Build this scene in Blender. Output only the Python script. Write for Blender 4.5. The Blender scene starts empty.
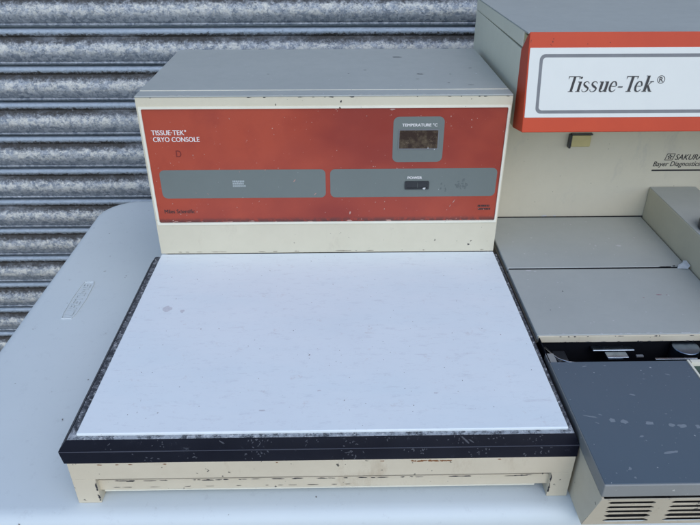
import bpy, bmesh, math, random
from mathutils import Vector, Matrix, noise
random.seed(7)
S = bpy.context.scene
COL = S.collection

# ------------------------------------------------------------------ camera
F_PX, PITCH, YAW, ROLL = 635.8, 0.5330, 0.0178, -0.0005
CAM = Vector((0.2255, -0.3942, 0.3987))
fw = Vector((math.sin(YAW)*math.cos(PITCH), math.cos(YAW)*math.cos(PITCH), -math.sin(PITCH)))
rt = Vector((math.cos(YAW), -math.sin(YAW), 0)); up = rt.cross(fw)
r2 = math.cos(ROLL)*rt + math.sin(ROLL)*up
u2 = -math.sin(ROLL)*rt + math.cos(ROLL)*up
cd = bpy.data.cameras.new('camera'); cam = bpy.data.objects.new('camera', cd); COL.objects.link(cam)
cd.sensor_width = 36; cd.sensor_fit = 'HORIZONTAL'; cd.lens = 36*F_PX/700
cd.clip_start = 0.01; cd.clip_end = 200
cam.matrix_world = Matrix(((r2.x, u2.x, -fw.x, CAM.x), (r2.y, u2.y, -fw.y, CAM.y), (r2.z, u2.z, -fw.z, CAM.z), (0, 0, 0, 1)))
S.camera = cam

# ------------------------------------------------------------------ light
SUN_EL, SUN_AZ = math.radians(45), math.radians(160)      # azimuth from +Y, clockwise: behind the camera
w = bpy.data.worlds.new('World'); S.world = w; w.use_nodes = True
nt = w.node_tree
sky = nt.nodes.new('ShaderNodeTexSky'); sky.sky_type = 'NISHITA'; sky.sun_disc = False
sky.sun_elevation = SUN_EL; sky.sun_rotation = SUN_AZ; sky.ozone_density = 2.4
bg = nt.nodes['Background']; bg.inputs['Strength'].default_value = 0.15
nt.links.new(sky.outputs[0], bg.inputs[0])
sd = bpy.data.lights.new('sun', 'SUN'); sun = bpy.data.objects.new('sun', sd); COL.objects.link(sun)
sd.energy = 0.5; sd.angle = math.radians(60); sd.color = (1.0, 0.96, 0.88)
dirv = Vector((math.sin(SUN_AZ)*math.cos(SUN_EL), math.cos(SUN_AZ)*math.cos(SUN_EL), math.sin(SUN_EL)))
sun.rotation_euler = dirv.to_track_quat('Z', 'Y').to_euler()
S.view_settings.view_transform = 'Standard'; S.view_settings.look = 'None'
S.view_settings.exposure = 0.66; S.view_settings.gamma = 1.0
S.render.engine = 'CYCLES'
S.render.resolution_x = 1024; S.render.resolution_y = 768

# ------------------------------------------------------------------ materials
class NT:
    def __init__(s, name):
        s.m = bpy.data.materials.new(name); s.m.use_nodes = True
        s.t = s.m.node_tree; s.b = s.t.nodes['Principled BSDF']
        s.tc = s.t.nodes.new('ShaderNodeTexCoord')
    def n(s, typ, **kw):
        x = s.t.nodes.new(typ)
        for k, v in kw.items(): setattr(x, k, v)
        return x
    def l(s, a, b): s.t.links.new(a, b)
    def coord(s, scale=(1, 1, 1)):
        m = s.n('ShaderNodeMapping'); m.inputs['Scale'].default_value = scale
        s.l(s.tc.outputs['Object'], m.inputs[0]); return m.outputs[0]
    def noise(s, sc, detail=4, rough=.55, scale=(1, 1, 1), dist=0):
        x = s.n('ShaderNodeTexNoise'); x.inputs['Scale'].default_value = sc
        x.inputs['Detail'].default_value = detail; x.inputs['Roughness'].default_value = rough
        x.inputs['Distortion'].default_value = dist
        s.l(s.coord(scale), x.inputs['Vector']); return x.outputs['Fac']
    def ramp(s, fac, p0, p1, c0=(0, 0, 0, 1), c1=(1, 1, 1, 1)):
        r = s.n('ShaderNodeValToRGB'); e = r.color_ramp.elements
        e[0].position = p0; e[1].position = p1; e[0].color = c0; e[1].color = c1
        s.l(fac, r.inputs[0]); return r.outputs[0]
    def mix(s, fac, a, b):
        x = s.n('ShaderNodeMix', data_type='RGBA')
        for i, v in ((6, a), (7, b)):
            if hasattr(v, 'is_output'): s.l(v, x.inputs[i])
            else: x.inputs[i].default_value = (*v, 1)
        if hasattr(fac, 'is_output'): s.l(fac, x.inputs[0])
        else: x.inputs[0].default_value = fac
        return x.outputs[2]
    def math(s, op, a, b=0.0):
        x = s.n('ShaderNodeMath', operation=op)
        for i, v in ((0, a), (1, b)):
            if hasattr(v, 'is_output'): s.l(v, x.inputs[i])
            else: x.inputs[i].default_value = v
        return x.outputs[0]
    def bump(s, h, strength=.2, dist=.001):
        x = s.n('ShaderNodeBump'); x.inputs['Strength'].default_value = strength; x.inputs['Distance'].default_value = dist
        s.l(h, x.inputs['Height']); s.l(x.outputs[0], s.b.inputs['Normal'])
    def col(s, c):
        if hasattr(c, 'is_output'): s.l(c, s.b.inputs['Base Color'])
        else: s.b.inputs['Base Color'].default_value = (*c, 1)
    def set(s, **kw):
        for k, v in kw.items():
            k = k.replace('_', ' ').capitalize() if k != 'ior' else 'IOR'
            if hasattr(v, 'is_output'): s.l(v, s.b.inputs[k])
            else: s.b.inputs[k].default_value = v

def paint(name, base, dark, rough=.45, speck=(.12, .11, .09), speck_amt=.0, grain=900, bump=.08, spec=.4, var=.35, stain=None):
    m = NT(name)
    c = m.mix(m.math('MULTIPLY', m.ramp(m.noise(9, 6, .65), .35, .75), var), base, dark)
    c = m.mix(m.math('MULTIPLY', m.ramp(m.noise(60, 6, .7), .45, .8), var*.7), c, dark)
    if stain: c = m.mix(m.math('MULTIPLY', m.ramp(m.noise(22, 8, .75, (1, .4, .4)), .58, .72), .5), c, stain)
    if speck_amt:
        c = m.mix(m.ramp(m.noise(170, 3, .5), 1-speck_amt, 1-speck_amt+.03), c, speck)
    m.col(c)
    m.set(roughness=m.math('ADD', m.math('MULTIPLY', m.noise(30, 5, .6), .18), rough-.09))
    m.b.inputs['Specular IOR Level'].default_value = spec
    m.bump(m.noise(grain, 2, .5), bump, .0006)
    return m.m

M = {}
M['cream'] = paint('cream_paint', (.60, .56, .435), (.49, .455, .345), .5, speck_amt=.285, stain=(.42, .37, .28))
M['cream_low'] = paint('cream_paint_worn', (.62, .56, .43), (.45, .39, .28), .5, speck_amt=.30, stain=(.36, .27, .17))
M['wall_cream'] = paint('cream_textured', (.57, .53, .415), (.48, .45, .35), .55, speck_amt=.0, bump=.2, grain=1300, stain=(.38, .37, .33))
M['grey'] = paint('grey_paint', (.385, .41, .385), (.30, .325, .31), .42, speck_amt=.27, speck=(.52, .55, .56), bump=.12)
M['boxcream'] = paint('sign_box_paint', (.74, .72, .57), (.62, .60, .48), .5, bump=.2, grain=1200)
M['greyside'] = paint('grey_cream_side', (.48, .455, .345), (.38, .36, .275), .5, bump=.2, grain=1200)
M['black'] = None

def simple(name, c, rough=.5, metal=0, var=.25, sc=60, bump=.05, spec=.5):
    m = NT(name)
    m.col(m.mix(m.math('MULTIPLY', m.ramp(m.noise(sc, 5, .6), .35, .7), var), c, tuple(x*.5 for x in c)))
    m.set(roughness=m.math('ADD', m.math('MULTIPLY', m.noise(sc*1.5, 4, .6), .15), rough-.07), metallic=metal)
    m.b.inputs['Specular IOR Level'].default_value = spec
    m.bump(m.noise(sc*8, 2, .5), bump, .0005)
    return m.m
M['ink'] = simple('black_ink', (.02, .02, .022), .5)
M['inkwhite'] = simple('white_ink', (.72, .70, .68), .5, var=.1)
M['inkgrey'] = simple('grey_ink', (.17, .18, .19), .45)
M['fadedink'] = simple('faded_grey_ink', (.34, .38, .38), .5)
M['darkred_ink'] = simple('dark_red_mark', (.16, .015, .012), .5)
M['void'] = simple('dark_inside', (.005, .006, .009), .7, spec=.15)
M['chip_and_shade'] = simple('dark_chip_and_shade', (.03, .03, .035), .7)  # dark chips, and also the shade painted between apron and rail
M['chip_pale'] = simple('pale_mark', (.55, .56, .56), .7)
M['rchip'] = simple('pink_scratch', (.46, .27, .23), .7)
M['drip'] = simple('dried_drip', (.20, .235, .26), .7)
M['bluesteel2'] = simple('scratched_steel', (.42, .50, .58), .25, 1.0, .6, sc=90)
M['chrome'] = simple('bright_steel', (.62, .65, .68), .22, 1.0, .3)
M['bluesteel'] = simple('tarnished_steel', (.22, .28, .36), .3, 1.0, .5, sc=120)
M['smoke'] = simple('dark_plastic', (.025, .027, .03), .3)
M['crease'] = simple('crease_highlight', (.05, .055, .075), .5)
M['grimy'] = simple('brown_grime', (.30, .26, .20), .7)
M['rust'] = simple('rust', (.22, .09, .03), .8)
M['border'] = paint('white_border', (.74, .72, .60), (.55, .52, .42), .45, speck_amt=.3)
M['greypanel'] = paint('grey_print', (.150, .175, .165), (.125, .145, .137), .38, speck_amt=.265, speck=(.4, .41, .4), bump=.06)
M['signplate'] = paint('sign_white', (.66, .68, .64), (.58, .60, .57), .4, bump=.04, var=.25)
M['green'] = simple('green_glass', (.02, .06, .045), .15)
M['amber'] = simple('yellowed_plastic', (.50, .43, .20), .4)

# red front panel: glossy print, faded patches
m = NT('red_panel')
c = m.mix(m.ramp(m.noise(5, 4, .55, (1, 1, 1.2), .4), .38, .62), (.25, .032, .020), (.38, .060, .030))
c = m.mix(m.math('MULTIPLY', m.ramp(m.noise(26, 7, .7), .5, .8), .45), c, (.24, .03, .022))
c = m.mix(m.ramp(m.noise(330, 3, .5), .73, .75), c, (.5, .33, .28))
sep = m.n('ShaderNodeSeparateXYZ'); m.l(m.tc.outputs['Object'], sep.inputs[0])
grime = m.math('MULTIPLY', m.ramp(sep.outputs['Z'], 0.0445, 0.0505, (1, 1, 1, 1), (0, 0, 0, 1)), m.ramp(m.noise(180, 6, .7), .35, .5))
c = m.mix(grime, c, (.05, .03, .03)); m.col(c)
m.set(roughness=m.math('ADD', m.math('MULTIPLY', m.noise(14, 6, .65), .3), .22)); m.bump(m.noise(500, 2), .05, .0004)
M['red'] = m.m
m = NT('red_frame')
c = m.mix(m.math('MULTIPLY', m.ramp(m.noise(12, 6, .65), .4, .75), .5), (.52, .062, .022), (.40, .042, .019))
c = m.mix(m.ramp(m.noise(210, 3, .5), .72, .74), c, (.08, .02, .015)); m.col(c)
m.set(roughness=.45); m.b.inputs['Specular IOR Level'].default_value = .3; m.bump(m.noise(700, 2), .08, .0005)
M['frame_red'] = m.m

# white cooling plate: faint horizontal streaks, specks, brown stains
m = NT('white_plate')
c = m.mix(m.math('MULTIPLY', m.ramp(m.noise(10, 6, .6), .35, .7), .35), (.735, .79, .80), (.65, .705, .73))
c = m.mix(m.math('MULTIPLY', m.ramp(m.noise(95, 5, .75, (.22, 1, 1)), .60, .70), .35), c, (.44, .43, .46))
c = m.mix(m.math('MULTIPLY', m.ramp(m.noise(46, 9, .85), .585, .67), .45), c, (.50, .42, .40))
c = m.mix(m.math('MULTIPLY', m.ramp(m.noise(150, 8, .85, (.4, 1, 1)), .54, .63), .30), c, (.48, .50, .54))
c = m.mix(m.math('MULTIPLY', m.ramp(m.noise(14, 4, .6, (.3, 1, 1)), .45, .62), .22), c, (.60, .72, .76))
c = m.mix(m.ramp(m.noise(260, 2, .5), .745, .76), c, (.16, .13, .12)); m.col(c)
m.set(roughness=m.math('ADD', m.math('MULTIPLY', m.noise(40, 5, .6), .15), .42))
m.bump(m.noise(240, 4, .6, (.35, 1, 1)), .12, .0005)
M['plate'] = m.m

# worn ledge round the plate: black paint rubbed down to metal
m = NT('worn_ledge')
ls_ = m.n('ShaderNodeSeparateXYZ'); m.l(m.tc.outputs['Object'], ls_.inputs[0])
fw_ = m.ramp(ls_.outputs['Y'], .0, .012, (1, 1, 1, 1), (0, 0, 0, 1))
a = m.math('MULTIPLY', m.ramp(m.math('ADD', m.noise(260, 8, .85, (.5, .5, 1)), m.math('MULTIPLY', fw_, .06)), .48, .60), m.math('ADD', .45, m.math('MULTIPLY', fw_, .5)))
c = m.mix(a, (.03, .034, .042), (.36, .39, .41))
c = m.mix(m.ramp(m.noise(300, 6, .8), .56, .62), c, (.55, .56, .56)); m.col(c)
m.set(roughness=.6); m.bump(m.noise(200, 6, .7), .5, .0008)
M['ledge'] = m.m
# black rim
m = NT('black_rim')
c = m.mix(m.math('MULTIPLY', m.ramp(m.noise(18, 6, .65), .4, .8), .6), (.003, .004, .010), (.009, .011, .020))
c = m.mix(m.math('MULTIPLY', m.ramp(m.noise(120, 6, .75), .67, .72), .6), c, (.06, .06, .08))
c = m.mix(m.math('MULTIPLY', m.ramp(m.noise(70, 9, .88), .60, .68), .5), c, (.10, .11, .13)); m.col(c)
m.set(roughness=m.math('ADD', m.math('MULTIPLY', m.noise(50, 5, .7), .3), .28)); m.b.inputs['Specular IOR Level'].default_value = .12; m.bump(m.noise(400, 3), .15, .0005)
M['rim'] = m.m

# table plastic
m = NT('table_plastic')
c = m.mix(m.math('MULTIPLY', m.ramp(m.noise(4, 6, .6), .35, .7), .5), (.60, .66, .67), (.51, .575, .59))
c = m.mix(m.math('MULTIPLY', m.ramp(m.noise(70, 8, .85), .56, .70), .35), c, (.36, .39, .41))
c = m.mix(m.ramp(m.noise(140, 2, .5), .76, .78), c, (.15, .14, .13)); m.col(c)
m.set(roughness=.5); m.b.inputs['Specular IOR Level'].default_value = .35
m.bump(m.noise(1500, 2, .5), .12, .0006)
M['table'] = m.m
m = NT('emboss_plastic'); m.col((.45, .50, .53)); m.set(roughness=.5); M['emboss'] = m.m
m = NT('table_leg_steel'); m.col((.25, .26, .27)); m.set(roughness=.45, metallic=.6); M['leg'] = m.m

# blue-grey work plate
m = NT('blue_grey_plate')
c = m.mix(m.math('MULTIPLY', m.ramp(m.noise(5, 5, .6), .35, .7), .5), (.080, .113, .142), (.066, .094, .120))
c = m.mix(m.math('MULTIPLY', m.ramp(m.noise(60, 8, .8), .62, .74), .25), c, (.2, .23, .26))
c = m.mix(m.ramp(m.noise(280, 2, .5), .74, .76), c, (.35, .38, .4)); m.col(c)
m.set(roughness=.36); m.bump(m.noise(900, 2), .06, .0004)
M['blueplate'] = m.m
M['lip'] = paint('plate_lip', (.25, .26, .25), (.18, .18, .17), .45, speck_amt=.3, speck=(.45, .45, .42))

# galvanised shutter
PITCH_S, SEAM0, YS = 0.06079, 0.2035, 0.70
m = NT('galvanised_steel')
vor = m.n('ShaderNodeTexVoronoi'); vor.inputs['Scale'].default_value = 210
wn = m.n('ShaderNodeTexNoise'); wn.inputs['Scale'].default_value = 160; wn.inputs['Detail'].default_value = 3
m.l(m.tc.outputs['Object'], wn.inputs['Vector'])
vm = m.n('ShaderNodeVectorMath', operation='MULTIPLY_ADD'); vm.inputs[1].default_value = (.012, .012, .012)
m.l(wn.outputs['Color'], vm.inputs[0]); m.l(m.tc.outputs['Object'], vm.inputs[2]); m.l(vm.outputs[0], vor.inputs['Vector'])
vg = m.n('ShaderNodeSeparateColor'); m.l(vor.outputs['Color'], vg.inputs[0])
c = m.mix(vg.outputs[0], (.24, .285, .34), (.56, .60, .64))
sep = m.n('ShaderNodeSeparateXYZ'); m.l(m.tc.outputs['Object'], sep.inputs[0])
# position below the seam, 0..1 (slats are all alike, grime gathers under each curl)
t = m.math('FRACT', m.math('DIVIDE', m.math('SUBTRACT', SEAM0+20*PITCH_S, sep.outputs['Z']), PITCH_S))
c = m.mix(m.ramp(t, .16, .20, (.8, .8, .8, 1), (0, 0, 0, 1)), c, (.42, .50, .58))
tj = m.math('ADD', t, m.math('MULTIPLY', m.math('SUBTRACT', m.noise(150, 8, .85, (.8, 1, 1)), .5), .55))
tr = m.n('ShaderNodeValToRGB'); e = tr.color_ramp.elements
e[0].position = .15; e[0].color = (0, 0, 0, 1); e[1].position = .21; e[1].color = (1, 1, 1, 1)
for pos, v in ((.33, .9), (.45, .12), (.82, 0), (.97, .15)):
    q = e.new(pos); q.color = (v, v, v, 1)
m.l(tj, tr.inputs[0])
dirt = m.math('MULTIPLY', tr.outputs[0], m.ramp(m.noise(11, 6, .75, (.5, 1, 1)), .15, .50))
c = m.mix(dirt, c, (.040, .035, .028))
pr = m.n('ShaderNodeValToRGB'); e = pr.color_ramp.elements
e[0].position = .38; e[0].color = (0, 0, 0, 1); e[1].position = .46; e[1].color = (1, 1, 1, 1)
for pos, v in ((.60, .8), (.74, 0)):
    q = e.new(pos); q.color = (v, v, v, 1)
m.l(tj, pr.inputs[0])
pale = m.math('MULTIPLY', pr.outputs[0], m.ramp(m.noise(85, 9, .85, (1, 1, 1.3)), .47, .54))
c = m.mix(m.math('MULTIPLY', pale, .9), c, (.76, .75, .67))
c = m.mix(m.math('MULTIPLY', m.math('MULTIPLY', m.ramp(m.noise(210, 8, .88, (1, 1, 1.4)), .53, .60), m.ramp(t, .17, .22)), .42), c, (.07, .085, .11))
m.col(c)
m.set(metallic=m.math('SUBTRACT', .75, m.math('MULTIPLY', m.math('ADD', dirt, pale), .5)), roughness=m.math('ADD', m.math('MULTIPLY', dirt, .3), m.math('ADD', .33, m.math('MULTIPLY', vg.outputs[1], .18))))
hh = m.math('ADD', m.math('MULTIPLY', vg.outputs[2], .4), m.noise(300, 7, .8))
m.bump(hh, .7, .0024)
M['galv'] = m.m
m = NT('concrete')
m.col(m.mix(m.noise(3, 8, .65), (.34, .30, .25), (.22, .20, .17))); m.set(roughness=.9); m.bump(m.noise(60, 6), .4, .004)
M['concrete'] = m.m

# ------------------------------------------------------------------ helpers
def tag(o, label=None, cat=None, group=None, kind=None):
    for k, v in (('label', label), ('category', cat), ('group', group), ('kind', kind)):
        if v: o[k] = v
    return o
def empty(name, loc, label, cat):
    o = bpy.data.objects.new(name, None); COL.objects.link(o); o.empty_display_size = .05
    tag(o, label, cat); return o
def link(name, me, mat, parent=None, bev=0, seg=2, smooth=False):
    o = bpy.data.objects.new(name, me); COL.objects.link(o); me.name = name
    if mat: me.materials.append(M[mat] if isinstance(mat, str) else mat)
    if parent: o.parent = parent
    if bev:
        b = o.modifiers.new('bevel', 'BEVEL'); b.width = bev; b.segments = seg; b.limit_method = 'ANGLE'; b.angle_limit = math.radians(25); b.harden_normals = True
    if bev or smooth:
        for p in me.polygons: p.use_smooth = True
    return o
def mesh(verts, faces, name='m'):
    me = bpy.data.meshes.new(name); me.from_pydata([tuple(v) for v in verts], [], faces)
    bm = bmesh.new(); bm.from_mesh(me); bmesh.ops.recalc_face_normals(bm, faces=bm.faces); bm.to_mesh(me); bm.free()
    me.update(); return me
def box_vf(x0, x1, y0, y1, z0, z1):
    v = [(x0,y0,z0),(x1,y0,z0),(x1,y1,z0),(x0,y1,z0),(x0,y0,z1),(x1,y0,z1),(x1,y1,z1),(x0,y1,z1)]
    f = [(0,3,2,1),(4,5,6,7),(0,1,5,4),(1,2,6,5),(2,3,7,6),(3,0,4,7)]
    return v, f
def boxes(name, lst, mat, parent=None, bev=0, seg=2):
    V, Fc = [], []
    for b in lst:
        v, f = box_vf(*b); n = len(V); V += v; Fc += [tuple(i+n for i in q) for q in f]
    return link(name, mesh(V, Fc), mat, parent, bev, seg)
def prism(name, prof, x0, x1, mat, parent=None, bev=0, seg=2):
    """closed (y,z) profile swept along x"""
    n = len(prof)
    V = [(x0, y, z) for y, z in prof] + [(x1, y, z) for y, z in prof]
    Fc = [tuple(range(n)), tuple(range(2*n-1, n-1, -1))] + [(i, (i+1) % n, n+(i+1) % n, n+i) for i in range(n)]
    return link(name, mesh(V, Fc), mat, parent, bev, seg)
class Plane:
    def __init__(s, O, U, V):
        s.O, s.U, s.V = Vector(O), Vector(U).normalized(), Vector(V).normalized(); s.N = s.U.cross(s.V)
    def p(s, a, b, h=0): return s.O + s.U*a + s.V*b + s.N*h
def rrect(x0, x1, y0, y1, r, n=6):
    pts = []
    for cx, cy, a0 in ((x1-r, y1-r, 0), (x0+r, y1-r, 90), (x0+r, y0+r, 180), (x1-r, y0+r, 270)):
        for i in range(n+1):
            a = math.radians(a0+90*i/n); pts.append((cx+r*math.cos(a), cy+r*math.sin(a)))
    return pts
def sheet(name, pl, polys, h0, h1, mat, parent=None, bev=0):
    """each polygon (list of 2D points) on plane pl, a thin solid from height h0 to h1"""
    V, Fc = [], []
    for k, pts in enumerate(polys):
        e = k*2e-6; n = len(V); c = len(pts)
        V += [pl.p(a, b, h0) for a, b in pts] + [pl.p(a, b, h1+e) for a, b in pts]
        Fc += [tuple(n+i for i in range(c)), tuple(n+c+i for i in range(c))]
        Fc += [(n+i, n+(i+1) % c, n+c+(i+1) % c, n+c+i) for i in range(c)]
    return link(name, mesh(V, Fc), mat, parent, bev)
def ring(name, pl, outer, inner, h0, h1, mat, parent=None, bev=0):
    n = len(outer); V = []
    for h in (h0, h1):
        V += [pl.p(a, b, h) for a, b in outer]; V += [pl.p(a, b, h) for a, b in inner]
    Fc = []
    for i in range(n):
        j = (i+1) % n
        Fc += [(i, j, n+j, n+i), (2*n+i, 3*n+i, 3*n+j, 2*n+j), (i, 2*n+i, 2*n+j, j), (n+i, n+j, 3*n+j, 3*n+i)]
    return link(name, mesh(V, Fc), mat, parent, bev)
def holes(name, pl, outer, hls, h0, h1, mat, parent=None):
    """sheet with holes, filled by a 2D curve"""
    cu = bpy.data.curves.new(name, 'CURVE'); cu.dimensions = '2D'; cu.fill_mode = 'BOTH'; cu.extrude = (h1-h0)/2
    for pts in [outer]+hls:
        sp = cu.splines.new('POLY'); sp.points.add(len(pts)-1); sp.use_cyclic_u = True
        for i, (a, b) in enumerate(pts): sp.points[i].co = (a, b, 0, 1)
    me = curve_mesh(cu)
    for v in me.vertices: v.co = pl.p(v.co.x, v.co.y, (h0+h1)/2+v.co.z)
    return link(name, me, mat, parent)
def curve_mesh(cu):
    o = bpy.data.objects.new('tmp', cu); COL.objects.link(o); bpy.context.view_layer.update()
    dg = bpy.context.evaluated_depsgraph_get(); me = bpy.data.meshes.new_from_object(o.evaluated_get(dg))
    bpy.data.objects.remove(o); bpy.data.curves.remove(cu); me.materials.clear(); return me
def text(name, s, pl, x0, x1, y0, y1, h, mat, parent, shear=0, bold=0, name_spacing=1.0):
    """text squeezed into the box x0..x1, y0..y1 of plane pl"""
    cu = bpy.data.curves.new(name, 'FONT'); cu.body = s; cu.size = 1; cu.shear = shear; cu.offset = bold
    cu.space_character = name_spacing; cu.extrude = .001; cu.resolution_u = 4
    me = curve_mesh(cu)
    xs = [v.co.x for v in me.vertices]; ys = [v.co.y for v in me.vertices]
    a0, a1, b0, b1 = min(xs), max(xs), min(ys), max(ys)
    for v in me.vertices:
        z = .00012 if v.co.z > 0 else -.0002
        v.co = pl.p(x0+(v.co.x-a0)/(a1-a0)*(x1-x0), y0+(v.co.y-b0)/(b1-b0)*(y1-y0), h+z)
    dx = bold if bold else .00028
    bm = bmesh.new(); bm.from_mesh(me); g0 = bm.verts[:]+bm.edges[:]+bm.faces[:]
    for q in (1, 2):
        g = bmesh.ops.duplicate(bm, geom=g0)['geom']
        for v in g:
            if isinstance(v, bmesh.types.BMVert): v.co += pl.U*dx*(1 if q == 1 else .5)+pl.N*.000004*q+pl.V*(dx*.3 if q == 2 else 0)
    bm.to_mesh(me); bm.free()
    return link(name, me, mat, parent)
def blob(cx, cy, rx, ry, rot=0, jag=.35, n=11):
    pts = []; s = random.random()*99
    for i in range(n):
        a = 2*math.pi*i/n; k = 1+jag*(random.random()*2-1)
        x, y = rx*k*math.cos(a), ry*k*math.sin(a)
        pts.append((cx+x*math.cos(rot)-y*math.sin(rot), cy+x*math.sin(rot)+y*math.cos(rot)))
    return pts
def marks(pl, polys, h, mat, part):
    """flat chips, drips and scratches added to the mesh of the part they lie on"""
    me = part.data
    if M[mat].name not in [q.name for q in me.materials]: me.materials.append(M[mat])
    mi = [q.name for q in me.materials].index(M[mat].name)
    bm = bmesh.new(); bm.from_mesh(me)
    for k, pts in enumerate(polys):
        f = bm.faces.new([bm.verts.new(pl.p(a, b, h+k*1.5e-6)) for a, b in pts]); f.material_index = mi; f.normal_update()
        if f.normal.dot(pl.N) < 0: f.normal_flip()
    bm.to_mesh(me); bm.free()
TOP = lambda z: Plane((0, 0, z), (1, 0, 0), (0, 1, 0))
FRONT = lambda y: Plane((0, y, 0), (1, 0, 0), (0, 0, 1))

# ------------------------------------------------------------------ ground
g = link('ground', mesh([(-12, -14, -.80), (14, -14, -.80), (14, 6, -.80), (-12, 6, -.80)], [(0, 1, 2, 3)]), 'concrete')
tag(g, 'pale concrete yard under the table', None, None, 'structure')

# ------------------------------------------------------------------ roller shutter
def slat_profile():
    P = PITCH_S; pr = []
    # (depth towards the camera, drop) along one lath
    pts = [(-.0100, .0), (-.0100, .0026), (.0003, .0030), (.0038, .0040), (.0052, .0066), (.0052, .0090), (.0040, .0116), (.0024, .0142)]
    for i in range(0, 15):
        t = i/14; d = .0150+(P-.0150-.0072)*t
        pts.append((.0012+.0098*math.sin(math.pi*t*.93)**.85, d))
    pts += [(.0016, P-.0066), (.0034, P-.0058), (.0042, P-.0042), (.0034, P-.0026), (.0010, P-.0019), (-.0100, P-.0010)]
    return pts
V, Fc = [], []
X0, X1, NX = -1.6, 2.0, 60
prof = slat_profile(); npf = len(prof)
zz = []
for k in range(-26, 17):
    ztop = SEAM0-PITCH_S*k
    if ztop > 1.9 or ztop - PITCH_S < -.80: continue
    off = random.uniform(-.0006, .0006)
    for (d, dz) in prof: zz.append((YS-d+off, ztop-dz))
for ix in range(NX+1):
    x = X0+(X1-X0)*ix/NX
    for j, (y, z) in enumerate(zz):
        wob = .0009*noise.noise(Vector((x*2.3, z*3.0, 0)))
        V.append((x, y+wob, z+.0010*noise.noise(Vector((x*1.7, z*1.5, 5)))))
L = len(zz)
for ix in range(NX):
    for j in range(L-1):
        Fc.append((ix*L+j, (ix+1)*L+j, (ix+1)*L+j+1, ix*L+j+1))
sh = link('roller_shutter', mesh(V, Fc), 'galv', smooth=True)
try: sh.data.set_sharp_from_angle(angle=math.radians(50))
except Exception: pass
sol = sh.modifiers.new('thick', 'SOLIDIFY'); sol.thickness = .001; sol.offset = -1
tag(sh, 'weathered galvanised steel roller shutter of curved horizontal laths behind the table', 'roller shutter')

# ------------------------------------------------------------------ folding table
ZT = -.07
tb = empty('folding_table', (.4, .3, -.8), 'white moulded plastic folding table with rounded corners carrying both machines', 'table')
def table_outline(off, n=14):
    x0, x1, y0, y1, r = -.181+off, 1.40-off, -.0325+off, .626-off, .062-off*.5
    return rrect(x0, x1, y0, y1, r, n)
lay = [(.030, ZT-.040), (.006, ZT-.040), (.0, ZT-.034), (.0, ZT-.013), (.0012, ZT-.0072), (.0045, ZT-.0028), (.0095, ZT-.0006), (.015, ZT)]
V, Fc = [], []; n0 = None
for off, z in lay:
    o = table_outline(off); n0 = len(o); V += [(a, b, z) for a, b in o]
for k in range(len(lay)-1):
    for i in range(n0):
        j = (i+1) % n0; Fc.append((k*n0+i, k*n0+j, (k+1)*n0+j, (k+1)*n0+i))
Fc += [tuple(range(n0)), tuple(range((len(lay)-1)*n0, len(lay)*n0))]
me = mesh(V, Fc); T = tb.location
top_t = link('tabletop', me, 'table', None, smooth=True)
try: me.set_sharp_from_angle(angle=math.radians(40))
except Exception: pass
def adopt(o, parent):      # keep world place
    o.parent = parent; o.matrix_parent_inverse = Matrix.Translation(parent.location).inverted()
adopt(top_t, tb)
# embossed maker's plaque, lies along the left edge
pa, pb = Vector((-.127, .266, 0)), Vector((-.108, .354, 0))
ud = Vector((0, 1, 0)); vd = Vector((-1, 0, 0))
PL = Plane((-.1205, .3105, ZT+.0001), ud, vd)
sh_o = [(-.044, -.0065), (-.034, -.0088), (0, -.0105), (.034, -.0088), (.044, -.0065), (.044, .0065), (.034, .0085), (0, .0095), (-.034, .0085), (-.044, .0065)]
sh_i = [(a*.965, b*.88) for a, b in sh_o]
emb = ring('embossed_plaque', PL, sh_o, sh_i, -.001, .0011, 'table', None, .0003); emb.parent = top_t
em2 = text('lettering', 'LIFETIME', PL, -.037, .037, -.0048, .0048, .0007, 'table', None, shear=.15); em2.parent = emb
def tube(pts, r, n=10):
    V, Fc = [], []
    for i, p in enumerate(pts):
        a = Vector(pts[max(0, i-1)]); b = Vector(pts[min(len(pts)-1, i+1)]); d = (b-a).normalized()
        u = d.orthogonal().normalized() if abs(d.z) > .9 else d.cross(Vector((0, 0, 1))).normalized()
        v = d.cross(u)
        for k in range(n):
            t = 2*math.pi*k/n; V.append(Vector(p)+u*r*math.cos(t)+v*r*math.sin(t))
    for i in range(len(pts)-1):
        for k in range(n):
            l = (k+1) % n; Fc.append((i*n+k, i*n+l, (i+1)*n+l, (i+1)*n+k))
    Fc += [tuple(range(n)), tuple(range((len(pts)-1)*n, len(pts)*n))]
    return V, Fc
for x in (0.0, 1.2):
    v, f = tube([(x, .06, ZT-.04), (x, .06, -.80+.02), (x, .075, -.798), (x, .515, -.798), (x, .53, -.78), (x, .53, ZT-.04)], .0125)
    lg = link('leg', mesh(v, f), 'leg', smooth=True); adopt(lg, tb)

# ------------------------------------------------------------------ cryo console (left machine)
W, D, H, B = .42, .3067, .2009, .2307
CC = empty('cryo_console', (0, 0, 0), 'cream cooling console with a red front panel behind a wide white cold plate', 'laboratory machine')
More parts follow.
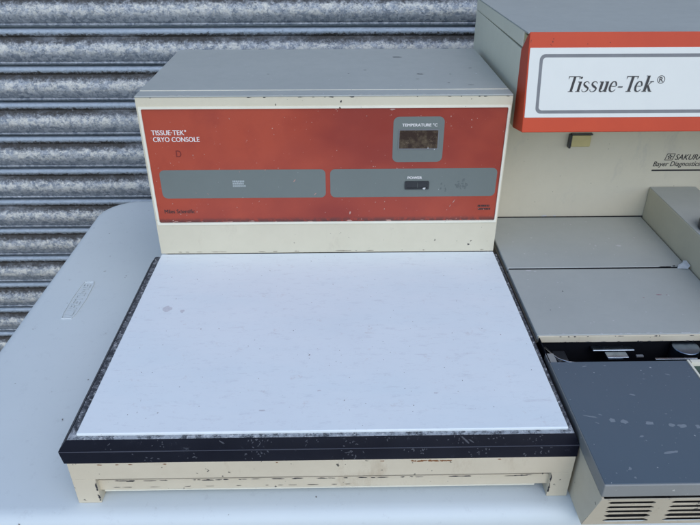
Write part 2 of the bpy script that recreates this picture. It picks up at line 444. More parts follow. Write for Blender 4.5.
# housing box
boxes('housing', [(.0012, W-.0012, D+.004, D+B, .0004, H-.0022)], 'cream', CC, .0015)
tc = boxes('top_cover', [(0, W, D+.0215, D+B+.001, H-.006, H)], 'grey', CC, .0012)
boxes('top_trim', [(0, W, D-.0008, D+.0205, H-.0018, H-.0002)], 'grey', CC, .0006)
tl = boxes('edge_line', [(.001, W-.001, D+.0203, D+.0217, H-.004, H+.0002)], 'border', tc)
chips = [blob(.305, .487, .006, .0022, 0), blob(.259, .417, .0022, .0008), blob(.326, .396, .0035, .0016, -.2), blob(.363, .395, .0016, .0008), blob(.393, .425, .002, .001),
         blob(.238, .40, .0012, .0006), blob(.139, .399, .0016, .0007), blob(.32, .372, .003, .0006), blob(.38, .345, .004, .0006), blob(.355, .355, .002, .0006)]
marks(TOP(H), chips, .00012, 'chip_and_shade', tc)
pale = [blob(random.uniform(.01, .41), random.uniform(D+.03, D+B-.02), random.uniform(.0005, .0014), random.uniform(.0004, .0009), random.random()*3) for _ in range(26)]
marks(TOP(H), pale, .0001, 'chip_pale', tc)
# front face: cream surround with an opening for the red panel
FR = FRONT(D)
def FRp(x, z): return (x, z)
px0, px1, pz0, pz1 = .0045, .4165, .0440, .1862
fs = ring('front_face', FR, rrect(.0, W, .0006, H-.0020, .0008, 3), rrect(px0-.0004, px1+.0004, pz0-.0004, pz1+.0004, .001, 3), -.0040, 0, 'cream', CC)
# red panel
rp = sheet('front_panel', FR, [rrect(px0, px1, pz0, pz1, .0012, 3)], -.0030, -.0006, 'red', CC)
ring('border', FR, rrect(px0-.0026, px1+.0022, pz0-.0025, pz1+.0026, .001, 3), rrect(px0+.0002, px1-.0002, pz0+.0002, pz1-.0002, .0016, 3), -.0005, .0011, 'border', rp)
hd = -.0006
text('lettering', 'TISSUE\u00b7TEK\u00b0', FR, .0120, .0515, .1555, .1616, hd, 'inkwhite', rp)
text('lettering', 'CRYO CONSOLE', FR, .0128, .0655, .1475, .1532, hd, 'inkwhite', rp)
text('lettering', 'Miles Scientific', FR, .0125, .0490, .0566, .0618, hd, 'ink', rp)
text('stamped_letter', 'D', FR, .0365, .0425, .1290, .1370, hd, 'darkred_ink', rp)
# two illegible black lines, low right
lines = []
for r_ in (0, 1):
    x = .3940+.0008*r_
    while x < .4085:
        wd = random.uniform(.0008, .0016); z = .0622-r_*.0040
        lines.append([(x, z), (x+wd, z), (x+wd, z+.0026), (x, z+.0026)]); x += wd+random.uniform(.0003, .0007)
sheet('worn_lettering', FR, lines, hd-.0002, hd+.00012, 'ink', rp)
# grey switch fields
g1 = sheet('grey_field', FR, [rrect(.0135, .2090, .0765, .1128, .0060, 6)], hd-.0002, hd+.00022, 'greypanel', rp)
g2 = sheet('grey_field', FR, [rrect(.2145, .4130, .0765, .1128, .0060, 6)], hd-.0002, hd+.00022, 'greypanel', rp)
lines = []
for r_ in range(3):
    x = .0985
    while x < .112:
        wd = random.uniform(.0012, .0022); z = .0972-r_*.0030
        lines.append([(x, z), (x+wd, z), (x+wd, z+.0021), (x, z+.0021)]); x += wd+.0004
sheet('worn_lettering', FR, lines, hd, hd+.00034, 'fadedink', g1)
M['smudge'] = simple('dark_smudge', (.125, .147, .143), .5, var=.6, sc=500)
marks(FR, [blob(.3720+random.gauss(0, .006), .0905+random.gauss(0, .004), random.uniform(.001, .0028), random.uniform(.0006, .0018), random.random()*3) for _ in range(14)]+[blob(.350+random.gauss(0, .003), .0885+random.gauss(0, .002), random.uniform(.001, .0022), random.uniform(.0006, .0014), random.random()*3) for _ in range(6)], hd+.00025, 'smudge', g2)
text('lettering', 'POWER', FR, .3065, .3235, .0995, .1027, hd+.00025, 'inkwhite', g2)
sw = ring('power_switch', FR, rrect(.3035, .3325, .0865, .0968, .0012, 3), rrect(.3055, .3305, .0882, .0952, .0008, 3), hd-.0006, hd+.0016, 'smoke', g2)
sheet('rocker', FR, [rrect(.3057, .3185, .0884, .0950, .0006, 2), rrect(.3192, .3300, .0886, .0948, .0006, 2)], hd-.001, hd+.0009, 'smoke', sw)
marks(FR, [blob(.3268, .0878, .0018, .0010)], hd+.0019, 'chip_pale', sw)
# temperature display
dp = sheet('display_panel', FR, [rrect(.2875, .3458, .1210, .1755, .0065, 6)], hd-.0002, hd+.00022, 'greypanel', rp)
text('lettering', 'TEMPERATURE \u00b0C', FR, .2975, .3375, .1640, .1676, hd+.00025, 'inkwhite', dp)
m = NT('display_glass')
c = m.mix(m.ramp(m.noise(90, 7, .8), .45, .62), (.030, .016, .010), (.10, .075, .045))
c = m.mix(m.ramp(m.noise(60, 6, .85, (1, 1, 1.4)), .60, .66), c, (.26, .20, .13)); m.col(c); m.set(roughness=.28); M['dglass'] = m.m
ring('window_bezel', FR, rrect(.2937, .3403, .1367, .1608, .0010, 3), rrect(.2948, .3392, .1378, .1597, .0006, 3), hd-.0002, hd+.0009, 'inkgrey', dp)
sheet('display_window', FR, [rrect(.2945, .3395, .1375, .1600, .0008, 3)], hd-.0002, hd+.0006, 'dglass', dp)
marks(FR, [blob(.3285, .1382, .0008, .0010), blob(.336, .1368, .0005, .0006)], hd+.0009, 'chip_pale', dp)
# scuffs on red panel
sc = [blob(random.uniform(.01, .41), random.choice([random.uniform(.046, .074), random.uniform(.046, .18)]), random.uniform(.0003, .0010), random.uniform(.0003, .0006), random.random()*3) for _ in range(26)]
sc += [blob(.172, .0985, .0022, .0005, .9), blob(.196, .081, .0018, .0005, .8), blob(.286, .184, .003, .0009), blob(.238, .0555, .0008, .0022, -.2), blob(.364, .070, .0026, .0005, 1.0), blob(.36, .064, .0016, .0004, 1.1)]
marks(FR, sc, hd+.0004, 'rchip', rp)
edge = [blob(random.uniform(.006, .415), pz0+random.uniform(.0003, .0018), random.uniform(.001, .004), random.uniform(.0003, .0008)) for _ in range(16)]
marks(FR, edge, hd+.0004, 'rchip', rp)
marks(FR, [blob(.3875, .0105+.0, .0014, .0012), blob(.228, .1935, .0010, .0014), blob(.418, .118, .0007, .0020), blob(.4185, .10, .0006, .0012), blob(.417, .147, .0006, .001)], .00015, 'chip_and_shade', fs)
marks(FR, [blob(random.uniform(.005, .415), .1985, random.uniform(.0006, .003), random.uniform(.0002, .0005)) for _ in range(16)], .00015, 'chip_and_shade', fs)
marks(TOP(H-.0002), [blob(random.uniform(.005, .415), D+abs(random.gauss(.0004, .0004)), random.uniform(.0008, .004), random.uniform(.0003, .0006)) for _ in range(26)], .00015, 'border', [q for q in CC.children if q.name.startswith('top_trim')][0])
marks(FR, [blob(random.uniform(.01, .41), .0026, random.uniform(.001, .006), random.uniform(.0003, .0007)) for _ in range(16)], .00015, 'grimy', fs)
# cold plate
cp = boxes('cold_plate', [(.0, W, .0, D-.0003, -.0032, 0)], 'plate', CC, .0010, 3)
stn = [blob(.035, .185, .0050, .0055, .4, .25), blob(.0525, .18, .0022, .003), blob(.155, .025, .003, .001), blob(.205, .05, .0018, .0008), blob(.312, .045, .002, .001)]
M['stain'] = simple('pale_brown_stain', (.60, .61, .63), .6, var=.3, sc=300)
marks(TOP(0), stn, .00008, 'stain', cp)
dk = [blob(random.uniform(.01, .41), random.uniform(.01, .29), random.uniform(.0002, .0005), random.uniform(.0002, .0005)) for _ in range(40)]
marks(TOP(0), dk, .00008, 'chip_and_shade', cp)
# ledge and chamfered black rim
def rimloft(name, levels, mat, bev=0):
    # levels: (left, right, front, z); open at the back (meets housing)
    V, Fc = [], []
    NSX = 40
    yb = D-.002
    for (xl, xr, yf, z) in levels:
        V += [(-xl, yb, z), (-xl, -yf, z), (W+xr, -yf, z), (W+xr, yb, z)]
    for k in range(len(levels)-1):
        for i in range(3): Fc.append((k*4+i, k*4+i+1, (k+1)*4+i+1, (k+1)*4+i))
    return V, Fc
lv = [(-.0006, -.0006, -.0006, -.0036), (.0068, .0042, .0040, -.0036)]
V, Fc = rimloft('l', lv, None)
led = link('worn_ledge', mesh(V, Fc), 'ledge', CC)
led.modifiers.new('s', 'SOLIDIFY').thickness = .0008
lv = [(.0066, .0040, .0038, -.0030), (.0076, .0050, .0046, -.0030), (.0140, .0085, .0092, -.0112), (.0140, .0085, .0096, -.0122), (.0094, .0065, .0140, -.0205), (-.004, -.004, 0, -.0205), (-.004, -.004, 0, -.0060), (.0066, .0040, .0038, -.0044), (.0066, .0040, .0038, -.0030)]
V, Fc = rimloft('r', lv, None)
n = len(lv)
Fc.append(tuple(4*k for k in range(n-1))); Fc.append(tuple(4*k+3 for k in range(n-1)))
me = mesh(V, Fc); bm = bmesh.new(); bm.from_mesh(me); bmesh.ops.remove_doubles(bm, verts=bm.verts, dist=1e-6); bmesh.ops.recalc_face_normals(bm, faces=bm.faces); bm.to_mesh(me); bm.free()
rim = link('black_rim', me, 'rim', CC, .0007, 2)
prism('crease_line', [(-.00935, -.01120), (-.00965, -.01120), (-.00975, -.01205), (-.00935, -.01205)], -.0135, W+.0083, 'crease', rim)  # lighter strip paints a highlight along the rim crease
# scuffs on the rim front (upper chamfer plane and lower chamfer plane)
up_pl = Plane((0, -.0046, -.0030), (1, 0, 0), Vector((0, .0046, .0082)))
lo_pl = Plane((0, -.0096, -.0122), (1, 0, 0), Vector((0, .0044, .0083)))
M['scuff'] = simple('scuffed_paint', (.045, .05, .065), .6, var=.5, sc=400)
sc = []
for cx, cy, k in ((.075, -.0035, 6), (.155, -.003, 12), (.235, -.0040, 10), (.262, -.002, 8), (.325, -.004, 12), (.395, -.004, 10), (.03, -.005, 4), (.36, -.002, 7), (.20, -.004, 6)):
    for _ in range(k):
        sc.append(blob(cx+random.gauss(0, .006), max(-.0078, min(-.0008, cy+random.gauss(0, .0020))), random.uniform(.0002, .0011), random.uniform(.0002, .0005), random.random()*3))
sc += [blob(.330, -.0035, .0045, .0007, -.75), blob(.1235, -.0030, .003, .0006, -.5), blob(.336, -.0052, .003, .0005, -.6), blob(.153, -.0012, .0012, .0010)]
marks(up_pl, sc, .0001, 'scuff', rim)
sc = []
for cx, cy, k in ((.06, -.0035, 6), (.150, -.003, 14), (.235, -.0040, 12), (.29, -.003, 12), (.345, -.004, 14), (.395, -.004, 12), (.10, -.005, 6)):
    for _ in range(k):
        sc.append(blob(cx+random.gauss(0, .007), max(-.0085, min(-.0010, cy+random.gauss(0, .0025))), random.uniform(.0003, .0013), random.uniform(.0002, .0006), random.random()*3))
marks(lo_pl, sc, .0001, 'scuff', rim)
# flakes on the ledge front strip
LP = TOP(-.0036)
fl = [blob(random.uniform(.0, W), random.uniform(-.0036, -.0004), random.uniform(.0008, .005), random.uniform(.0003, .0009), random.uniform(-.2, .2), .5) for _ in range(70)]
marks(LP, fl, .0002, 'chip_and_shade', led)
fl = [blob(random.uniform(-.0055, -.0008), random.uniform(.0, D), random.uniform(.0003, .0010), random.uniform(.001, .004), random.uniform(-.2, .2), .5) for _ in range(70)]
fl += [blob(W+random.uniform(.0006, .0036), random.uniform(.0, D), random.uniform(.0003, .0008), random.uniform(.001, .004), random.uniform(-.2, .2), .5) for _ in range(60)]
marks(LP, fl, .0002, 'chip_and_shade', led)
# under frame: apron, recessed rail, legs
XL, XR, YF = -.0072, .4255, -.0140
zt_a, zb_a = -.0207, -.0400
apr = prism('apron', [(YF, zt_a), (YF, zb_a), (YF+.003, zb_a), (YF+.003, zt_a)], XL, XR, 'cream_low', CC, .0003)
boxes('side_panel', [(XL+.0007, XL+.0035, YF+.0205, .50, -.062, -.0207)], 'cream_low', CC, .0006)
boxes('side_panel', [(XR-.0035, XR-.0007, YF+.0205, .50, -.062, -.0207)], 'cream_low', CC, .0006)
boxes('lower_rail', [(XL+.012, XR-.012, YF+.0045, YF+.0070, -.0590, -.0466)], 'cream_low', CC, .0008)
M['rail_lip'] = M['border']
boxes('rail_lip', [(XL+.022, XR-.028, YF+.0060, YF+.030, -.0625, -.0605)], 'border', CC, .0006)
boxes('base_tray', [(XL+.012, XR-.012, YF+.0074, .50, -.0580, -.0240)], 'chip_and_shade', CC)  # near-black tray colour stands in for shade in the gap under the apron
for (x0, x1) in ((XL, XL+.0200), (XR-.0180, XR)):
    boxes('leg', [(x0, x1, YF, YF+.020, ZT+.0003, -.0401)], 'cream_low', CC, .0003)
    boxes('leg', [(x0, x1, .48, .50, ZT+.0003, -.0206)], 'cream_low', CC, .0008)
AP = FRONT(YF)
rs = [blob(.30+random.gauss(0, .012), -.0222-abs(random.gauss(0, .0008)), random.uniform(.0008, .003), random.uniform(.0004, .0010)) for _ in range(14)]
rs += [blob(x, -.0222, random.uniform(.0008, .0022), .0005) for x in (.02, .035, .046, .075, .17, .26, .36)]
marks(AP, rs, .00015, 'rust', apr)
dk = [blob(random.uniform(.02, .40), -.0472-abs(random.gauss(0, .0004)), random.uniform(.001, .005), random.uniform(.0003, .0006)) for i_ in range(50)]  # dark flakes along the rail top draw the shade line below the apron
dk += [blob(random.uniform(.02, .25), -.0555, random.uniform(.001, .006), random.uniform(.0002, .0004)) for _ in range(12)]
marks(FRONT(YF+.0045), dk, .00015, 'chip_and_shade', [o for o in CC.children if o.name.startswith('lower_rail')][0])
fl = [blob(XL+.0195, random.uniform(-.066, -.044), random.uniform(.0003, .0009), random.uniform(.0008, .0024), random.uniform(-.4, .4)) for _ in range(12)]
legs = [o for o in CC.children if o.name.startswith('leg')]
marks(FRONT(YF-.0002), fl, .00015, 'chip_and_shade', legs[0])
marks(FRONT(YF-.0002), [blob(XR-.0175, random.uniform(-.066, -.044), random.uniform(.0003, .0009), random.uniform(.0008, .0024), random.uniform(-.4, .4)) for _ in range(9)], .00015, 'chip_and_shade', legs[2])

# ------------------------------------------------------------------ embedding console (right machine)
E = empty('embedding_console', (0, 0, 0), 'large cream tissue embedding console with red framed sign, grey lids and dark work plate', 'laboratory machine')
MX0, MX1 = .4285, 1.06
# body under the plates; front face leans back towards its foot
sidep = prism('side_panel', [(-.0627, -.0140), (.086, -.0140), (.086, -.060), (.1325, -.060), (.1325, -.0090), (.402, -.0090), (.402, ZT+.0004), (-.0436, ZT+.0004)], MX0+.0004, MX0+.0022, 'cream_low', E)
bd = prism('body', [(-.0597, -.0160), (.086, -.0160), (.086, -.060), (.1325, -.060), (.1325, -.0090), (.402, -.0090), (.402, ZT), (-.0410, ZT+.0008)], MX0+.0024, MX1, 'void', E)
# front: sheet with vent slots
vv = Vector((0, -.063+.044, -.015+.070)).normalized()
FV = Plane((0, -.0440, ZT), (1, 0, 0), vv)
def zb(z): return (z-ZT)/vv.z
def slot(xl, xr, z0, z1, sl):
    a, b = zb(z0), zb(z1); h = (b-a); r = h*.45
    s = lambda y: sl*(y-zb(-.024))*-1
    pts = []
    for (x, y) in ((xl+r, a), (xr-r, a), (xr, a+h*.35), (xr, a+h*.65), (xr-r, b), (xl+r, b), (xl, a+h*.65), (xl, a+h*.35)):
        pts.append((x+s(y), y))
    return pts
hls = []
for x0 in (.4365, .4870, .5390, .5900, .6410, .6920):
    for z, hgt in ((-.0255, .0060), (-.0350, .0060), (-.0445, .0064), (-.0550, .0082), (-.0655, .0086)):
        hls.append(slot(x0, x0+.0385, z, z+hgt, .20))
vg_ = holes('vent_grille', FV, [(MX0+.0005, 0.0003), (MX0+.33, 0.0003), (MX0+.33, zb(-.0150)), (MX0+.0005, zb(-.0150))], hls, -.0007, 0, 'cream_low', E)
# blue-grey work plate with grey lip
wp = boxes('work_plate', [(MX0, .5630, -.0620, .0865, -.0135, 0)], 'lip', E, .0010)
boxes('plate_surface', [(MX0+.0006, .5625, -.0608, .0862, -.001, .0004)], 'blueplate', wp, .0003)
boxes('edge_strip', [(.5632, .5652, -.0600, .0865, -.010, .0010)], 'border', E)
gp = boxes('recess_tray', [(.5655, .70, -.060, .0865, -.0135, -.0040)], 'green', E)
boxes('edge_strip', [(.5665, .70, .0830, .0870, -.010, .0010)], 'border', E)
DR = TOP(.0004)
dr = [blob(.460, .007, .0026, .0024), blob(.4705, .005, .0034, .0026), blob(.491, .003, .0036, .0024), blob(.509, 0, .0026, .0022), blob(.518, -.001, .0040, .0024), blob(.531, -.002, .0026, .0020),
      blob(.452, .014, .0020, .0007, -.3), blob(.443, .012, .0060, .0008, -.25), blob(.446, .004, .0018, .0006, -.5), blob(.490, .039, .0024, .0010, -.3), blob(.51, .014, .0014, .0006), blob(.4935, -.030, .0060, .0011, .1), blob(.4995, -.029, .0016, .0012),
      blob(.478, -.012, .0024, .0009, .2), blob(.4545, -.046, .0013, .0017), blob(.46, .079, .0025, .0008, .2), blob(.48, .080, .0014, .0007), blob(.535, .066, .002, .0008, -.4), blob(.51, .06, .0016, .0005), blob(.455, -.055, .0010, .0010)]
dr += [blob(random.uniform(.43, .56), random.uniform(-.058, .082), random.uniform(.0003, .0008), random.uniform(.0002, .0006)) for _ in range(45)]
marks(DR, dr, .00012, 'drip', wp)
# dark opening with its fittings
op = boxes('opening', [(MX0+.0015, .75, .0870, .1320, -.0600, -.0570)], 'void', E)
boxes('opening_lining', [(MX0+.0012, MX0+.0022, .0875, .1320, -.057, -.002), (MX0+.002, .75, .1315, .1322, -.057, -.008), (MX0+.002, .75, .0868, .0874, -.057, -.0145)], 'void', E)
cl = boxes('steel_lever', [(.4860, .5300, .1215, .1300, -.0165, -.0140), (.4975, .5200, .1105, .1200, -.0175, -.0145)], 'bluesteel2', E, .0010)
boxes('steel_tab', [(.531, .5385, .117, .120, -.0205, -.0185)], 'inkgrey', E, .0005)
v, f = tube([(.5825, .1225, -.050), (.5825, .1225, -.024), (.5825, .1225, -.0105)], .0138, 24)
link('steel_knob', mesh(v, f), 'bluesteel', E, .001)
boxes('steel_strip', [(.5430, .5860, .1030, .1055, -.0130, -.0115)], 'bluesteel2', E, .0005)
boxes('steel_strip', [(.545, .60, .0950, .0975, -.0180, -.0165)], 'inkgrey', E, .0005)
v, f = tube([(.436, .125, -.012), (.450, .108, -.020), (.468, .101, -.024)], .0016, 8)
link('cable', mesh(v, f), 'smoke', E, smooth=True)
v, f = tube([(.4345, .121, -.010), (.4385, .110, -.0085), (.443, .100, -.007), (.450, .094, -.006), (.462, .0915, -.0055)], .0007, 8)
link('wire', mesh(v, f), 'chrome', E, smooth=True)
boxes('corner_bracket', [(MX0+.0005, MX0+.0090, .0880, .1030, -.0100, -.0020)], 'lip', E, .0008)
# lids
l1 = boxes('lid_panel', [(MX0, .6490, .2645, .4020, -.0060, 0)], 'grey', E, .0016, 3)
l2 = boxes('lid_panel', [(MX0, .6490, .1300, .2612, -.0060, 0)], 'grey', E, .0009, 3)
boxes('seam_gap', [(MX0+.002, .649, .2608, .2650, -.0085, -.0007)], 'void', l2)  # black strip fills the seam, standing in for the shadow between the lids
boxes('front_lip', [(MX0+.0008, .6485, .1282, .1298, -.0085, -.0004)], 'cream_low', l2, .0006)
pl_ = [blob(random.uniform(.44, .64), random.uniform(.27, .395), random.uniform(.0005, .0013), random.uniform(.0004, .001)) for _ in range(22)] + [blob(.585, .318, .0032, .0018, -.3), blob(.555, .318, .0012, .0016)]
marks(TOP(0), pl_, .00012, 'chip_pale', l1)
pl_ = [blob(random.uniform(.44, .64), random.uniform(.135, .255), random.uniform(.0004, .0010), random.uniform(.0004, .0008)) for _ in range(18)] + [blob(.452, .258, .0035, .0012), blob(.46, .256, .002, .001)]
marks(TOP(0), pl_, .00012, 'chip_pale', l2)
marks(TOP(0), [blob(.480, .212, .0008, .0009), blob(.455, .175, .0007, .0005)], .00012, 'chip_and_shade', l2)
M['redmark'] = simple('faint_red_mark', (.33, .16, .19), .6)
marks(TOP(0), [blob(.5870, .203, .0030, .0008, -.1), blob(.596, .2025, .001, .0006), blob(.567, .197, .0012, .0005)], .00012, 'redmark', l2)
M['tape'] = simple('clear_tape', (.50, .55, .58), .35, var=.5, sc=200)
v = [(.6340, .2590, .0005), (.6380, .2650, .0020), (.6425, .2655, .0035), (.6450, .2700, .0045), (.6488, .2690, .0050), (.6492, .2590, .0035), (.6450, .2560, .0012), (.6410, .2575, .0010)]
tp = link('torn_tape', mesh(v, [(0, 1, 2, 7), (2, 3, 4, 5), (2, 5, 6, 7)]), 'tape', E); tp.modifiers.new('s', 'SOLIDIFY').thickness = .0008
marks(TOP(0), [blob(.622, .2640, .0075, .0009), blob(.633, .2655, .002, .0012)], .0004, 'chip_and_shade', l1)
lipo = [q for q in l2.children if q.name.startswith('front_lip')][0]
marks(FRONT(.1282), [blob(random.uniform(.43, .645), random.choice([-.0010, -.0080, -.0082]), random.uniform(.0006, .0028), random.uniform(.0003, .0008)) for _ in range(34)], .0002, 'chip_and_shade', lipo)
marks(TOP(0), [blob(random.uniform(.44, .64), .1312+abs(random.gauss(0, .0004)), random.uniform(.0008, .003), random.uniform(.0003, .0006)) for _ in range(16)], .0001, 'chip_pale', l2)
hb = boxes('hinge_block', [(.4460, .4600, .1130, .1300, -.0330, -.0200)], 'smoke', E, .0015)
boxes('latch_block', [(.5000, .5175, .1000, .1085, -.0300, -.0210)], 'bluesteel', E, .0012)
boxes('cross_rail', [(.4500, .60, .0905, .0925, -.0220, -.0200)], 'smoke', E, .0005)
# back wall of the machine
bw = boxes('back_wall', [(MX0+.0008, MX1, .403, .600, -.069, .1560)], 'wall_cream', E, .001)
boxes('seam_gap', [(MX0+.002, .651, .4005, .4028, .0001, .0006)], 'void', bw)
marks(FRONT(.403), [blob(.512, .0015, .0035, .0010), blob(.527, .0013, .002, .0008)], .0003, 'chip_pale', bw)
marks(FRONT(.403), [blob(random.uniform(.45, .70), random.uniform(.01, .15), .0004, .0004) for _ in range(16)], .0002, 'chip_and_shade', bw)
# catch under the sign box
ct = boxes('catch', [(.5290, .5545, .3960, .4025, .1050, .1205)], 'amber', E, .0012, 3)
boxes('catch_base', [(.5265, .5288, .3950, .4028, .1035, .1210), (.5288, .5560, .3965, .4028, .1208, .1222)], 'smoke', ct)
# lettering on the wall
WP = FRONT(.403)
text('lettering', 'SAKURA', WP, .6755, .7120, .0835, .0912, .00005, 'ink', bw, shear=.25)
text('lettering', 'Bayer Diagnostics', WP, .6480, .7120, .0722, .0812, .00005, 'ink', bw, shear=.22)
sheet('underline', WP, [[(.6480, .0675), (.80, .0675), (.80, .0697), (.6480, .0697)]], -.0002, .00015, 'ink', bw)
def sk(pts, k=.25, y0=.0830): return [(x+(y-y0)*k, y) for x, y in pts]
o_ = sk([(.6615, .0830), (.6725, .0830), (.6725, .0925), (.6615, .0925)]); i_ = sk([(.6624, .0838), (.6716, .0838), (.6716, .0917), (.6624, .0917)])
em = ring('logo', WP, o_, i_, -.0002, .00015, 'ink', bw)
st = []
for k in range(5):
    a = math.pi/2+2*math.pi*k/5; cx, cy = .6682, .0878
    c_, s_ = math.cos(a), math.sin(a)
    st.append([(cx+c_*.0004, cy+s_*.0004), (cx+c_*.0022-s_*.0011, cy+s_*.0022+c_*.0011), (cx+c_*.0038, cy+s_*.0038), (cx+c_*.0022+s_*.0011, cy+s_*.0022-c_*.0011)])
sheet('logo', WP, st, -.0002, .00018, 'ink', bw)
# raised block on the right
bk = prism('side_block', [(.4022, -.0058), (.4022, .0440), (.10, .0440), (.10, -.0058)], .6505, .7150, 'greyside', E, .0018)
boxes('block_top', [(.6512, .7143, .1010, .4018, .0438, .0447)], 'grey', bk, .0006)
def disc(cx, cy, z0, z1, r, n=36):
    V = [(cx+r*math.cos(2*math.pi*i/n), cy+r*math.sin(2*math.pi*i/n), z) for z in (z0, z1) for i in range(n)]
    return V, [tuple(range(n)), tuple(range(n, 2*n))]+[(i, (i+1) % n, n+(i+1) % n, n+i) for i in range(n)]
v, f = disc(.6790, .2750, .0448, .0560, .0225)
kb = link('dial', mesh(v, f), 'smoke', E, .002)
v, f = disc(.6790, .2750, .0562, .0640, .0150)
link('dial_cap', mesh(v, f), 'smoke', kb, .002)
# sign box
ZB, ZF = .1560, .1640
boxes('sign_box', [(.4292, MX1, .3245, .594, .1565, .2440)], 'boxcream', E, .0008)
ld = prism('box_lid', [(.3300, .2465), (.594, .2445), (.594, .2590), (.3300, .2632)], .4290, MX1, 'boxcream', E, .0008)
prism('lid_sheet', [(.3120, .2634), (.5945, .2592), (.5945, .2606), (.3120, .2650)], .4288, MX1, 'grey', ld, .0005)
boxes('hinge_plate', [(.4300, .4325, .3130, .3290, .2540, .2610)], 'amber', ld, .0003)
# red frame, leaning forward at its foot
t_, b_ = Vector((0, .305, .268)), Vector((0, .284, .164))
vv2 = (t_-b_).normalized(); HP = Plane(b_, (1, 0, 0), vv2); HL = (t_-b_).length
def hz(z): return (z-.164)/vv2.z
sf = prism('sign_frame', [(.3050, .2672), (.2840, .1640), (.3240, .1565), (.3300, .2440), (.3125, .2620)], .4284, MX1, 'frame_red', E, .0010)
HP0 = HP
HP = Plane(b_+Vector((0, -.0001, 0)), (1, 0, 0), vv2)
sp = sheet('sign_plate', HP, [rrect(.4300, MX1-.003, hz(.1800), hz(.2515), .0006, 2)], -.0010, .0004, 'signplate', E)
ring('grey_outline', HP, rrect(.4412, MX1-.014, hz(.1842), hz(.2452), .0060, 6), rrect(.4446, MX1-.0174, hz(.1876), hz(.2418), .0036, 6), .0001, .00052, 'inkgrey', sp)
# serif italic sign lettering, drawn stroke by stroke
G = []
def poly(pts): G.append(pts)
def stroke(path, widths, dx=0):
    Lp, Rp = [], []
    n = len(path)
    for i, (x, y) in enumerate(path):
        x0, y0 = path[max(0, i-1)]; x1, y1 = path[min(n-1, i+1)]
        tx, ty = x1-x0, y1-y0; l = math.hypot(tx, ty) or 1; nx, ny = -ty/l, tx/l
        wd = widths[0]+(widths[-1]-widths[0])*i/(n-1) if len(widths) == 2 else widths[i]
        Lp.append((x+dx+nx*wd/2, y+ny*wd/2)); Rp.append((x+dx-nx*wd/2, y-ny*wd/2))
    for i in range(n-1): poly([Lp[i], Lp[i+1], Rp[i+1], Rp[i]])
def smoothpath(ctrl, ws, n=7):
    P_, W_ = [], []
    c = [ctrl[0]]+ctrl+[ctrl[-1]]; w_ = [ws[0]]+ws+[ws[-1]]
    for i in range(1, len(c)-2):
        for k in range(n):
            t = k/n
            f = lambda a, b, c_, d: .5*((2*b)+(-a+c_)*t+(2*a-5*b+4*c_-d)*t*t+(-a+3*b-3*c_+d)*t**3)
            P_.append((f(c[i-1][0], c[i][0], c[i+1][0], c[i+2][0]), f(c[i-1][1], c[i][1], c[i+1][1], c[i+2][1])))
            W_.append(w_[i]+(w_[i+1]-w_[i])*t)
    P_.append(ctrl[-1]); W_.append(ws[-1]); return P_, W_
def bar(x0, x1, y0, y1): poly([(x0, y0), (x1, y0), (x1, y1), (x0, y1)])
SW = .155
def gT(o):
    bar(o+.30, o+.30+SW, 0, 1.0); bar(o+.0, o+.71, .945, 1.0); bar(o+.20, o+.515, 0, .048)
    poly([(o, .955), (o+.035, .78), (o+.06, .955)]); poly([(o+.71, .955), (o+.675, .78), (o+.65, .955)]); return .72
def gi(o):
    bar(o+.08, o+.08+SW, 0, .66); bar(o, o+.08, .612, .66); bar(o+.0, o+.275, 0, .048)
    poly([(o+.1375+.075*math.cos(a*.7854), .90+.075*math.sin(a*.7854)) for a in range(8)]); return .31
def gs(o):
    P_, W_ = smoothpath([(o+.36, .50), (o+.33, .60), (o+.20, .655), (o+.08, .59), (o+.08, .46), (o+.22, .34), (o+.36, .24), (o+.36, .10), (o+.21, .01), (o+.06, .06), (o+.025, .17)], [.03, .03, .045, .09, .10, .125, .10, .085, .045, .03, .03])
    stroke(P_, W_); return .46
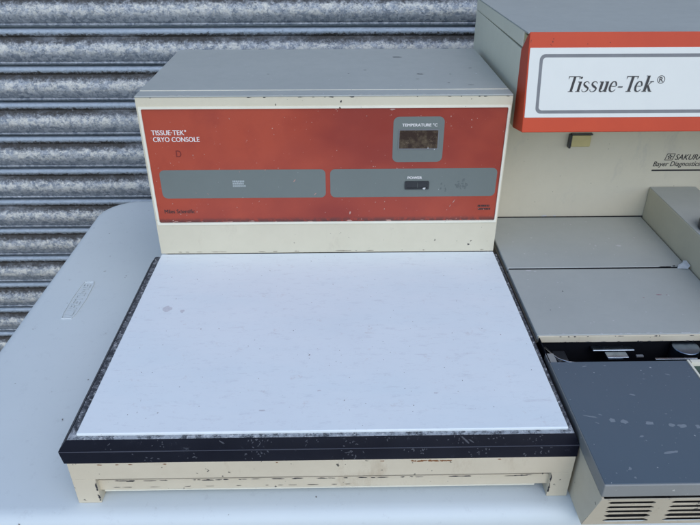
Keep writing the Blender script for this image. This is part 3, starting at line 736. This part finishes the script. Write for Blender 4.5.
def gu(o):
    bar(o+.08, o+.08+SW, .17, .66); bar(o, o+.08, .612, .66)
    P_, W_ = smoothpath([(o+.1375, .20), (o+.155, .07), (o+.25, .015), (o+.36, .07), (o+.42, .17)], [.115, .10, .06, .045, .04]); stroke(P_, W_)
    bar(o+.40, o+.40+SW, 0, .66); bar(o+.33, o+.40, .612, .66); bar(o+.515, o+.58, 0, .048); return .61
def ge(o):
    P_, W_ = smoothpath([(o+.06, .36), (o+.40, .36), (o+.405, .46), (o+.34, .60), (o+.24, .65), (o+.12, .585), (o+.065, .35), (o+.12, .10), (o+.26, .015), (o+.38, .07), (o+.43, .16)], [.035, .035, .08, .075, .04, .09, .115, .10, .06, .04, .03])
    stroke(P_, W_); return .49
def gh(o): bar(o+.03, o+.31, .27, .345); return .35
def gk(o):
    bar(o+.08, o+.08+SW, 0, 1.02); bar(o, o+.08, .985, 1.02); bar(o, o+.275, 0, .048)
    stroke([(o+.17, .27), (o+.44, .64)], [.04, .04]); bar(o+.33, o+.56, .612, .66)
    stroke([(o+.25, .40), (o+.485, .03)], [.10, .125]); bar(o+.42, o+.60, 0, .048); return .60
o = 0
for g_ in (gT, gi, gs, gs, gu, ge, gh, gT, ge, gk):
    adv = g_(o); o += adv+.035
    if g_ is gT: o -= .10
tw = o
k = .0165/1.0
tx0, tz0 = .4712, hz(.2066)
xs = (.5705-.4712-.22*.0165)/tw
polys = [[(tx0+x*xs+y*k*.22, tz0+y*k) for x, y in q] for q in G]
V, Fc = [], []
for i_, pts in enumerate(polys):
    e = i_*1.5e-6; n = len(V)
    V += [HP.p(a, b, .00055+e) for a, b in pts]; Fc.append(tuple(range(n, n+len(pts))))
link('lettering', mesh(V, Fc), 'ink', sp)
cx, cy, rr = .5755, hz(.2190), .0043
def circ(r, n=24): return [(cx+r*math.cos(2*math.pi*i/n), cy+r*math.sin(2*math.pi*i/n)) for i in range(n)]
rg = ring('registered_mark', HP, circ(rr), circ(rr*.84), .0003, .00055, 'ink', sp)
text('lettering', 'R', HP, cx-.0020, cx+.0021, cy-.0025, cy+.0025, .00052, 'ink', rg, bold=.0)
